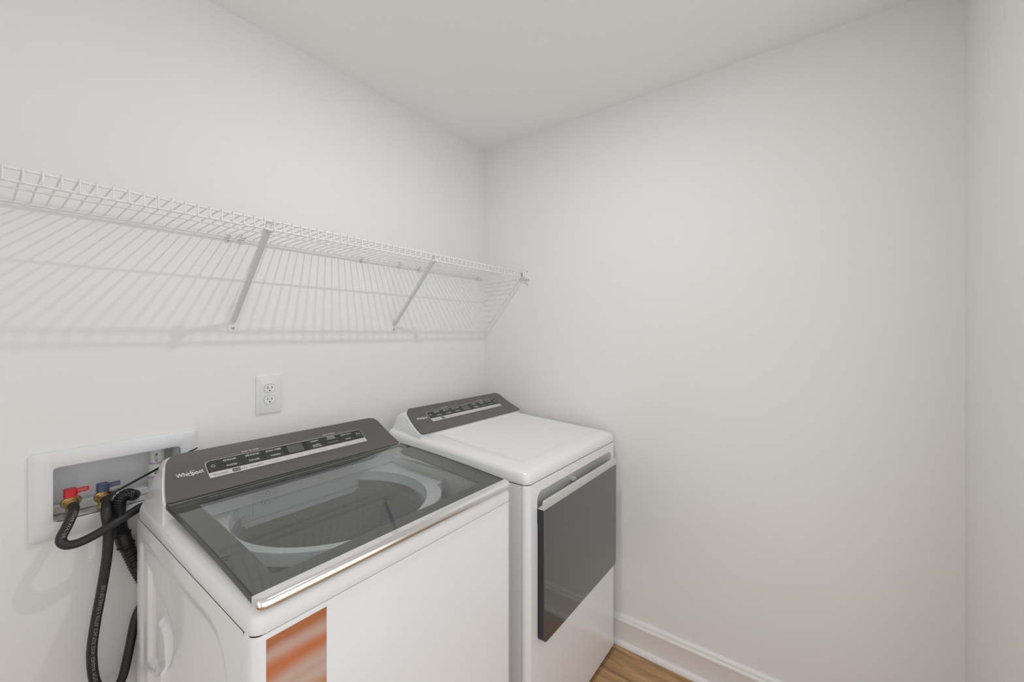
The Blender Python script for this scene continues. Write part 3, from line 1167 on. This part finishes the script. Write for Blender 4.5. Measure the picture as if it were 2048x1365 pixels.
# pressed left side sheet
ny, nz = 150, 130
ys = np.linspace(WYF + 0.035, WYB, ny)
zs = np.linspace(0.10, ZS - 0.0004, nz)
G = np.array([(y, z) for z in zs for y in ys])
big = [(-0.69, 0.12), (-0.69, 0.76), (-0.684, 0.79), (-0.665, 0.825), (-0.635, 0.846), (-0.60, 0.853), (-0.115, 0.853), (-0.10, 0.84), (-0.10, 0.12)]
rec = [(-0.150, 0.800), (-0.186, 0.792), (-0.198, 0.779), (-0.229, 0.767), (-0.273, 0.759), (-0.320, 0.748), (-0.350, 0.733), (-0.364, 0.708),
       (-0.358, 0.680), (-0.345, 0.652), (-0.314, 0.618), (-0.270, 0.590), (-0.20, 0.565), (-0.150, 0.560)]
bar = [(-0.245, 0.700), (-0.293, 0.690), (-0.302, 0.66), (-0.306, 0.627), (-0.306, 0.50), (-0.241, 0.50)]
rec2 = [(-0.150, 0.530), (-0.31, 0.560), (-0.40, 0.40), (-0.30, 0.25), (-0.150, 0.28)]
hgt = -0.0045 * sstep(poly_sd(G, big), 0.026) - 0.0085 * sstep(poly_sd(G, rec), 0.007) + 0.0085 * sstep(poly_sd(G, bar), 0.006) * (G[:, 1] > 0.56) \
    - 0.0085 * sstep(poly_sd(G, rec2), 0.007)
b = BM()
gv_ = [b.verts.new((WX0 - h, y, z)) for (y, z), h in zip(G, hgt)]
for j in range(nz - 1):
    for i in range(ny - 1):
        b.faces.new((gv_[j * ny + i], gv_[(j + 1) * ny + i], gv_[(j + 1) * ny + i + 1], gv_[j * ny + i + 1]))
obj('side_panel', b, 'enamel', W)
b = BM()
box(b, WX0 + 0.0006, WX0 + 0.012, WYF + 0.03, WYB, 0.045, 0.10)
obj('side_skirt', b, 'enamel', W, smooth=False)
b = BM()
box(b, WX1 - 0.0012, WX1, WYF + 0.035, WYB, 0.045, ZS - 0.001)
obj('side_panel', b, 'enamel', W, smooth=False)
b = BM()
box(b, WX0 + 0.002, WX1 - 0.002, WYB - 0.002, WYB, 0.045, ZS - 0.001)
obj('back_panel', b, 'plastic_white', W, smooth=False)
for sx in (WX0 + 0.05, WX1 - 0.05):
    for sy in (WYF + 0.05, WYB - 0.05):
        b = BM()
        lathe(b, [(0.022, 0), (0.022, 0.012), (0.008, 0.014), (0.008, 0.05)], (sx, sy, 0), seg=16)
        obj('foot', b, 'rubber', W)
# white top with rolled edge
b = BM()


def top_loop(ins, z, r, drop=0.0):
    lp = []
    for px, py in rrect(WX0 + ins, WX1 - ins, WYF + ins, WYB - min(ins, 0.004), max(r - ins * 0.6, 0.004), 6):
        k = min(1, max(0, (-0.765 - py) / 0.020))
        k = k * k * (3 - 2 * k)
        lp.append((px, py, z - drop * k))
    return lp


loops = [top_loop(0.004, ZS - 0.002, 0.022), top_loop(0.0008, ZS, 0.022), top_loop(0, ZS + 0.002, 0.022), top_loop(0.0002, ZS + 0.018, 0.022),
         top_loop(0.0014, ZS + 0.027, 0.022, 0.002), top_loop(0.0042, ZS + 0.035, 0.022, 0.005), top_loop(0.0080, ZS + 0.041, 0.022, 0.0085),
         top_loop(0.0130, ZS + 0.0455, 0.022, 0.0115), top_loop(0.0190, ZS + 0.0470, 0.022, 0.0130), top_loop(0.0300, ZS + 0.0470, 0.02, 0.010),
         top_loop(0.0380, ZS + 0.0440, 0.02, 0.004), top_loop(0.0420, ZS + 0.0200, 0.02), top_loop(0.0430, ZS - 0.010, 0.02)]
loft(b, loops, False, False)
obj('top', b, 'enamel', W)
# seam shadow gap
b = BM()
loft(b, [top_loop(0.0035, ZS - 0.006, 0.022), top_loop(0.0035, ZS + 0.004, 0.022)], False, False)
obj('seam', b, 'gap_dark', W)
# well under the lid, the white tub ring, the basket
TC, TY, TR = WC + 0.002, -0.440, 0.250
b = BM()
lo = [[(px, py, z) for px, py in rrect(WX0 + 0.043, WX1 - 0.043, WYF + 0.043, -0.270, 0.03, 6)] for z in (ZS + 0.020, 0.862)]
loft(b, lo, False, False)
obj('well_wall', b, 'tub_white', W)
b = BM()
# floor of the well around the ring
N = 96
ring0, ring1 = [], []
x0, x1, y0, y1 = WX0 + 0.042, WX1 - 0.042, WYF + 0.042, -0.269
for i in range(N):
    a = 2 * PI * i / N
    dx, dy = math.cos(a), math.sin(a)
    tx = ((x1 if dx > 0 else x0) - TC) / dx if abs(dx) > 1e-6 else 1e9
    ty = ((y1 if dy > 0 else y0) - TY) / dy if abs(dy) > 1e-6 else 1e9
    tt = min(tx, ty)
    ring0.append((TC + dx * tt, TY + dy * tt, 0.880))
    q = min(TR + 0.012, tt * 0.98)
    ring1.append((TC + dx * q, TY + dy * q, 0.880))
loft(b, [ring0, ring1], False, False)
obj('well_floor', b, 'well_grey', W)
b = BM()
inner, outer, low, olow = [], [], [], []
for i in range(N):
    a = 2 * PI * i / N
    dx, dy = math.cos(a), math.sin(a)
    deg = math.degrees(a) % 360
    rad = TR + 0.030
    tx = ((x1 - 0.004 if dx > 0 else x0 + 0.004) - TC) / dx if abs(dx) > 1e-6 else 1e9
    ty = ((y1 - 0.004 if dy > 0 else y0 + 0.004) - TY) / dy if abs(dy) > 1e-6 else 1e9
    lim = min(tx, ty)
    # wide plate towards the back and the sides, narrow scalloped rim towards the front corners
    if deg < 185 or deg > 338:
        wide = 1.0
    else:
        wide = 0.0
    if 338 > deg > 330:
        wide = (deg - 330) / 8
    if 185 <= deg < 200:
        wide = (200 - deg) / 15
    w2 = wide * wide * (3 - 2 * wide)
    rad = rad + (max(lim, rad) - rad) * w2
    if 300 < deg < 336:
        rad += 0.012 * math.sin((deg - 300) / 36 * PI)
    rad = min(rad, lim)
    rad = max(rad, TR + 0.004)
    inner.append((TC + dx * TR, TY + dy * TR, 0.9255))
    low.append((TC + dx * (TR - 0.004), TY + dy * (TR - 0.004), 0.885))
    outer.append((TC + dx * rad, TY + dy * rad, 0.9290))
    olow.append((TC + dx * rad, TY + dy * rad, 0.900))
loft(b, [low, inner, outer, olow], False, False)
obj('tub_ring', b, 'tub_white', W, angle=30)
b = BM()
lathe(b, [(0.236, 0.900), (0.246, 0.895), (0.246, 0.872), (0.238, 0.868), (0.238, 0.840), (0.243, 0.835), (0.243, 0.58), (0.20, 0.565), (0.002, 0.56)], (TC, TY, 0), seg=72, cap=False)
obj('basket', b, 'basket_steel', W)
b = BM()
lathe(b, [(0.17, 0.563), (0.165, 0.575), (0.10, 0.592), (0.055, 0.610), (0.045, 0.640), (0.03, 0.648), (0.001, 0.650)], (TC, TY, 0), seg=40)
for k in range(6):
    a = k * PI / 3
    d = Vector((math.cos(a), math.sin(a), 0))
    nn = Vector((-d.y, d.x, 0))
    c0 = Vector((TC, TY, 0))
    pr = [(0.05, 0.60), (0.16, 0.572), (0.16, 0.585), (0.06, 0.628)]
    loft(b, [[c0 + d * r_ + nn * s_ + Vector((0, 0, z_)) for r_, z_ in pr] for s_ in (-0.008, 0.008)])
obj('impeller', b, 'kraft_grey', W)

# lid: tinted glass pane, dark printed border, chrome grip
GX0, GX1, GYF, GYB = -1.4905, -0.8135, -0.7790, -0.2900


def gz(y):
    """the lid rises to the back, steeper at the front"""
    q = (y - GYF) / (GYB - GYF)
    return 0.9618 + 0.489 * (0.100 * q - 0.036 * q * q)


NR = 16
rows_y = [GYF + (GYB - GYF) * i / NR for i in range(NR + 1)]
b = BM()
loft(b, [[(GX0, y, gz(y) - 0.0045), (GX0, y, gz(y)), (GX1, y, gz(y)), (GX1, y, gz(y) - 0.0045)] for y in rows_y])
lid = obj('lid', b, 'lid_glass', W, angle=30)
lid['label'] = 'tinted glass lid'
# dark printed border under the glass: the window is straight at the sides and front, the back band tapers away at its right end
b = BM()
WYa, WYb, WYc = -0.735, -0.328, -0.302


def lerp_tab(tab, v):
    for (a0, b0), (a1, b1) in zip(tab[:-1], tab[1:]):
        if a0 <= v <= a1:
            return b0 + (b1 - b0) * (v - a0) / (a1 - a0)
    return tab[0][1] if v < tab[0][0] else tab[-1][1]


right_tab = [(-0.735, -0.876), (-0.400, -0.872), (-0.362, -0.866), (-0.350, -0.856), (-0.338, -0.838), (-0.318, -0.828), (-0.302, -0.832)]
left_tab = [(-0.328, -1.030), (-0.3245, -1.000), (-0.311, -0.950), (-0.302, -0.905)]


def strip(fy, y0, y1, n):
    pr = None
    for i in range(n + 1):
        y = y0 + (y1 - y0) * i / n
        xa, xb = fy(y)
        cur = [b.verts.new((xa, y, gz(y) - 0.0052)), b.verts.new((xb, y, gz(y) - 0.0052))]
        if pr:
            b.faces.new((pr[0], pr[1], cur[1], cur[0]))
        pr = cur


gx0, gx1 = GX0 + 0.002, GX1 - 0.002
strip(lambda y: (gx0, gx1), GYF + 0.001, WYa, 3)
strip(lambda y: (gx0, -1.440), WYa, WYb, 12)
strip(lambda y: (lerp_tab(right_tab, y), gx1), WYa, WYc, 40)
strip(lambda y: (gx0, lerp_tab(left_tab, y)), WYb, WYc, 12)
strip(lambda y: (gx0, gx1), WYc, GYB - 0.002, 2)
bmesh.ops.recalc_face_normals(b, faces=b.faces)
bmesh.ops.solidify(b, geom=b.faces[:], thickness=-0.004)
o = obj('lid_border', b, 'lid_border', lid, smooth=False)
if max(v.co.z for v in o.data.vertices) > gz(GYB) - 0.004:
    for v in o.data.vertices:
        v.co.z -= 0.0042
for xa, xb in ((GX0 - 0.0012, GX0 + 0.0022), (GX1 - 0.0022, GX1 + 0.0012)):
    b = BM()
    loft(b, [[(xa, y, gz(y) - 0.0115), (xb, y, gz(y) - 0.0115), (xb, y, gz(y) + 0.0006), (xa, y, gz(y) + 0.0006)] for y in [GYF - 0.004] + rows_y[1:]])
    obj('lid_side_trim', b, 'lid_edge', lid, smooth=False)
# chrome grip strip along the front with rounded ends
b = BM()
prof = [(-0.7770, 0.9632), (-0.7790, 0.9634), (-0.7880, 0.9626), (-0.7970, 0.9612), (-0.8015, 0.9592), (-0.8042, 0.9555), (-0.8048, 0.9510), (-0.8030, 0.9460),
        (-0.7975, 0.9432), (-0.7860, 0.9430), (-0.7770, 0.9470)]
cyc = sum(p[0] for p in prof) / len(prof)
czc = sum(p[1] for p in prof) / len(prof)
loops = []
xs_ = [(GX0 - 0.0015, 0.45), (GX0 - 0.0005, 0.70), (GX0 + 0.003, 0.88), (GX0 + 0.009, 0.97), (GX0 + 0.018, 1.0)]
seq = xs_ + [(GX0 + 0.018 + (GX1 - GX0 - 0.036) * k / 12, 1.0) for k in range(1, 12)] + [(GX0 + GX1 - x_, f) for x_, f in xs_[::-1]]
for x_, f in seq:
    loops.append([(x_, -0.7770 + (p[0] + 0.7770) * f, czc + (p[1] - czc) * (0.55 + 0.45 * f) + 0.004 * (1 - f)) for p in prof])
loft(b, loops)
obj('lid_grip', b, 'chrome', lid)

# orange sticker on the front
b = BM()
box(b, -1.4790, -1.3760, WYF - 0.0006, WYF + 0.0003, 0.694, 0.894)
o = obj('sticker', b, 'orange_sticker', W, smooth=False, origin=(-1.4275, WYF, 0.694))
o['label'] = 'orange striped sticker'

Console(WC - 0.0005, 0.344, (-0.290, 0.991), (-0.226, 1.0220), (-0.172, 1.076), WYB - 0.014, 0.930, WC - 0.006, -0.036).build(W)

# ------------------------------------------------------------------ dryer
DX0, DX1, DYF, DYB = -0.722, -0.034, -0.800, -0.072
DC = (DX0 + DX1) / 2
ZD = 0.9175
D = thing('clothes_dryer', 'white front-load dryer with dark glass door in the corner', 'dryer', (DC, -0.43, 0))
# front sheet with the scooped grip above the door
b = BM()
r = 0.022
HXa, HXb, HZa, HZb = -0.668, -0.078, 0.780, 0.8830
yseam = -0.778
# corner strips
for sx, xe in ((1, DX0), (-1, DX1)):
    arc = [(xe, yseam)] + [(xe + sx * (r - r * math.cos(0.5 * PI * i / 6)), DYF + r - r * math.sin(0.5 * PI * i / 6)) for i in range(7)]
    lo = [[(px, py, z) for px, py in arc] for z in (0.014, ZD - 0.008, ZD - 0.003)]
    lo.append([(px + sx * 0.0018, max(py, DYF + 0.0018), ZD - 0.0012) for px, py in arc])
    loft(b, lo, False, False, closed=False)
fx0, fx1 = DX0 + r, DX1 - r
outer = []
inner = rrect(HXa, HXb, HZa, HZb, (0.004, 0.004, 0.028, 0.028), 8)
ox0, ox1, oz0, oz1 = fx0, fx1, 0.760, ZD - 0.003
n_ = len(inner)
m_ = n_ // 4
for k, (cx, cz) in enumerate(((ox0, oz0), (ox1, oz0), (ox1, oz1), (ox0, oz1))):
    for i in range(m_):
        outer.append((cx, cz))
iv = [b.verts.new((p[0], DYF, p[1])) for p in inner]
cv_ = [b.verts.new((cx, DYF, cz)) for cx, cz in ((ox0, oz0), (ox1, oz0), (ox1, oz1), (ox0, oz1))]
for k in range(4):
    seg = iv[k * m_:(k + 1) * m_]
    for i in range(m_ - 1):
        b.faces.new((cv_[k], seg[i + 1], seg[i]))
    nx = iv[((k + 1) * m_) % n_]
    b.faces.new((cv_[k], cv_[(k + 1) % 4], nx, seg[-1]))
# below the grip
lowv = [b.verts.new((ox0, DYF, 0.014)), b.verts.new((ox1, DYF, 0.014))]
b.faces.new((lowv[0], lowv[1], cv_[1], cv_[0]))
# rolled top edge
e1 = [b.verts.new((ox0, DYF + 0.0018, ZD - 0.0012)), b.verts.new((ox1, DYF + 0.0018, ZD - 0.0012))]
b.faces.new((cv_[3], cv_[2], e1[1], e1[0]))
bmesh.ops.remove_doubles(b, verts=b.verts, dist=1e-5)
fp = obj('front_panel', b, 'enamel', D, angle=30)
# scoop
b = BM()
def sc_loop(f, y, dz=0):
    cx, cz = (HXa + HXb) / 2, HZb
    return [(cx + (p[0] - cx) * f, y, min(p[1], HZb - dz)) for p in inner]
loft(b, [sc_loop(1, DYF), sc_loop(0.999, DYF + 0.003, 0.0008), sc_loop(0.996, DYF + 0.009, 0.008), sc_loop(0.992, DYF + 0.018, 0.024), sc_loop(0.99, DYF + 0.024, 0.038)], False, True)
obj('grip_recess', b, 'enamel', fp, angle=60)
b = BM()
lathe(b, [(0.004, 0), (0.004, 0.012), (0.0065, 0.013), (0.0065, 0.017), (0.003, 0.018)], (-0.395, DYF + 0.024, 0.8500), (0, -1, 0), 14)
box(b, -0.405, -0.385, DYF + 0.010, DYF + 0.026, 0.842, 0.846, 0.001, 1)
obj('latch', b, 'plastic_white', fp)
for x in (DX0 + 0.0006, DX1 - 0.0006 - 0.0012):
    b = BM()
    box(b, x, x + 0.0012, yseam + 0.0016, DYB, 0.014, ZD - 0.002)
    obj('side_panel', b, 'enamel', D, smooth=False)
b = BM()
box(b, DX0 + 0.003, DX1 - 0.003, yseam - 0.004, DYB + 0.0, 0.016, 0.020)
box(b, DX0 + 0.002, DX1 - 0.002, DYB - 0.002, DYB, 0.016, ZD - 0.002)
obj('back_panel', b, 'plastic_white', D, smooth=False)
b = BM()
for x in (DX0 + 0.0018, DX1 - 0.0028):
    box(b, x, x + 0.001, yseam - 0.002, yseam + 0.004, 0.016, ZD - 0.004)
obj('seam', b, 'gap_dark', D, smooth=False)
for sx in (DX0 + 0.05, DX1 - 0.05):
    for sy in (DYF + 0.06, DYB - 0.05):
        b = BM()
        lathe(b, [(0.022, 0), (0.022, 0.009), (0.008, 0.010), (0.008, 0.018)], (sx, sy, 0), seg=16)
        obj('foot', b, 'rubber', D)
# white top with a shallow pressed panel, rising to the back
b = BM()
RIS = lambda y: 0.036 * max(0.0, min(1.0, (y + 0.775) / 0.49)) ** 0.92


def dl(ins, z, r_, back=None, tilt=1.0, crown=0.0):
    lp = []
    for px, py in rrect(DX0 + ins, DX1 - ins, DYF + ins, (DYB - min(ins, 0.004)) if back is None else back, max(r_ - ins * 0.4, 0.006), 8):
        lp.append((px, py, z + RIS(py) * tilt))
    return lp


loops = [dl(0.006, ZD + 0.0005, 0.024, tilt=0), dl(0.0012, ZD + 0.0008, 0.024, tilt=0), dl(0.0, ZD + 0.0025, 0.024, tilt=0.05), dl(0.0003, ZD + 0.014, 0.024, tilt=0.55),
         dl(0.0018, ZD + 0.0245, 0.025, tilt=0.9), dl(0.0055, ZD + 0.0325, 0.026, tilt=0.97), dl(0.0115, ZD + 0.0380, 0.027), dl(0.0200, ZD + 0.0412, 0.028),
         dl(0.0340, ZD + 0.0430, 0.030), dl(0.0600, ZD + 0.0435, 0.036, -0.300), dl(0.0680, ZD + 0.0428, 0.036, -0.302), dl(0.0780, ZD + 0.0410, 0.036, -0.305),
         dl(0.0860, ZD + 0.0405, 0.036, -0.308)]
loft(b, loops, False, True)
bmesh.ops.triangulate(b, faces=[f for f in b.faces if len(f.verts) > 4])
obj('top', b, 'enamel', D, angle=60)
b = BM()
loft(b, [dl(0.0035, ZD - 0.006, 0.024, tilt=0), dl(0.0035, ZD + 0.003, 0.024, tilt=0)], False, False)
obj('seam', b, 'gap_dark', D)
# door: dark glass slab with a silver grip along its top
OX0, OX1, OZ0, OZ1, OYF = -0.666, -0.0830, 0.400, 0.8290, -0.8255
b = BM()
pt_ = rrect(OX0, OX1, OZ0, OZ1, (0.018, 0.018, 0.002, 0.002), 8)
pi_ = rrect(OX0 + 0.0012, OX1 - 0.0012, OZ0 + 0.0012, OZ1, (0.017, 0.017, 0.002, 0.002), 8)
loft(b, [[(p[0], DYF + 0.001, p[1]) for p in pt_], [(p[0], OYF + 0.0035, p[1]) for p in pt_]])
door = obj('door', b, 'door_side', D)
door['label'] = 'dark glass dryer door'
b = BM()
loft(b, [[(p[0], OYF + 0.0034, p[1]) for p in pt_], [(p[0], OYF + 0.0010, p[1]) for p in pt_], [(p[0], OYF, p[1]) for p in pi_]])
obj('door_pane', b, 'door_glass', door, smooth=False)
b = BM()
prof = [(OYF + 0.0005, OZ1 + 0.0004), (OYF, OZ1 + 0.0020), (OYF + 0.0005, OZ1 + 0.0260), (OYF + 0.0025, OZ1 + 0.0300), (OYF + 0.0050, OZ1 + 0.0310),
        (OYF + 0.0070, OZ1 + 0.0290), (OYF + 0.0090, OZ1 + 0.0120), (DYF - 0.002, OZ1 + 0.0050), (DYF - 0.002, OZ1 + 0.0004)]
czc = OZ1
loops = []
for x_, f in ((OX0 + 0.0005, 0.72), (OX0 + 0.002, 0.88), (OX0 + 0.006, 0.97), (OX0 + 0.012, 1.0), (OX1 - 0.012, 1.0), (OX1 - 0.006, 0.97), (OX1 - 0.002, 0.88), (OX1 - 0.0005, 0.72)):
    loops.append([(x_, p[0], czc + (p[1] - czc) * f) for p in prof])
loft(b, loops)
obj('door_grip', b, 'satin_silver', door)

Console(DC + 0.004, 0.337, (-0.284, 1.000), (-0.2070, 1.0310), (-0.151, 1.078), DYB - 0.008, 0.945, DC + 0.013, -0.012).build(D)
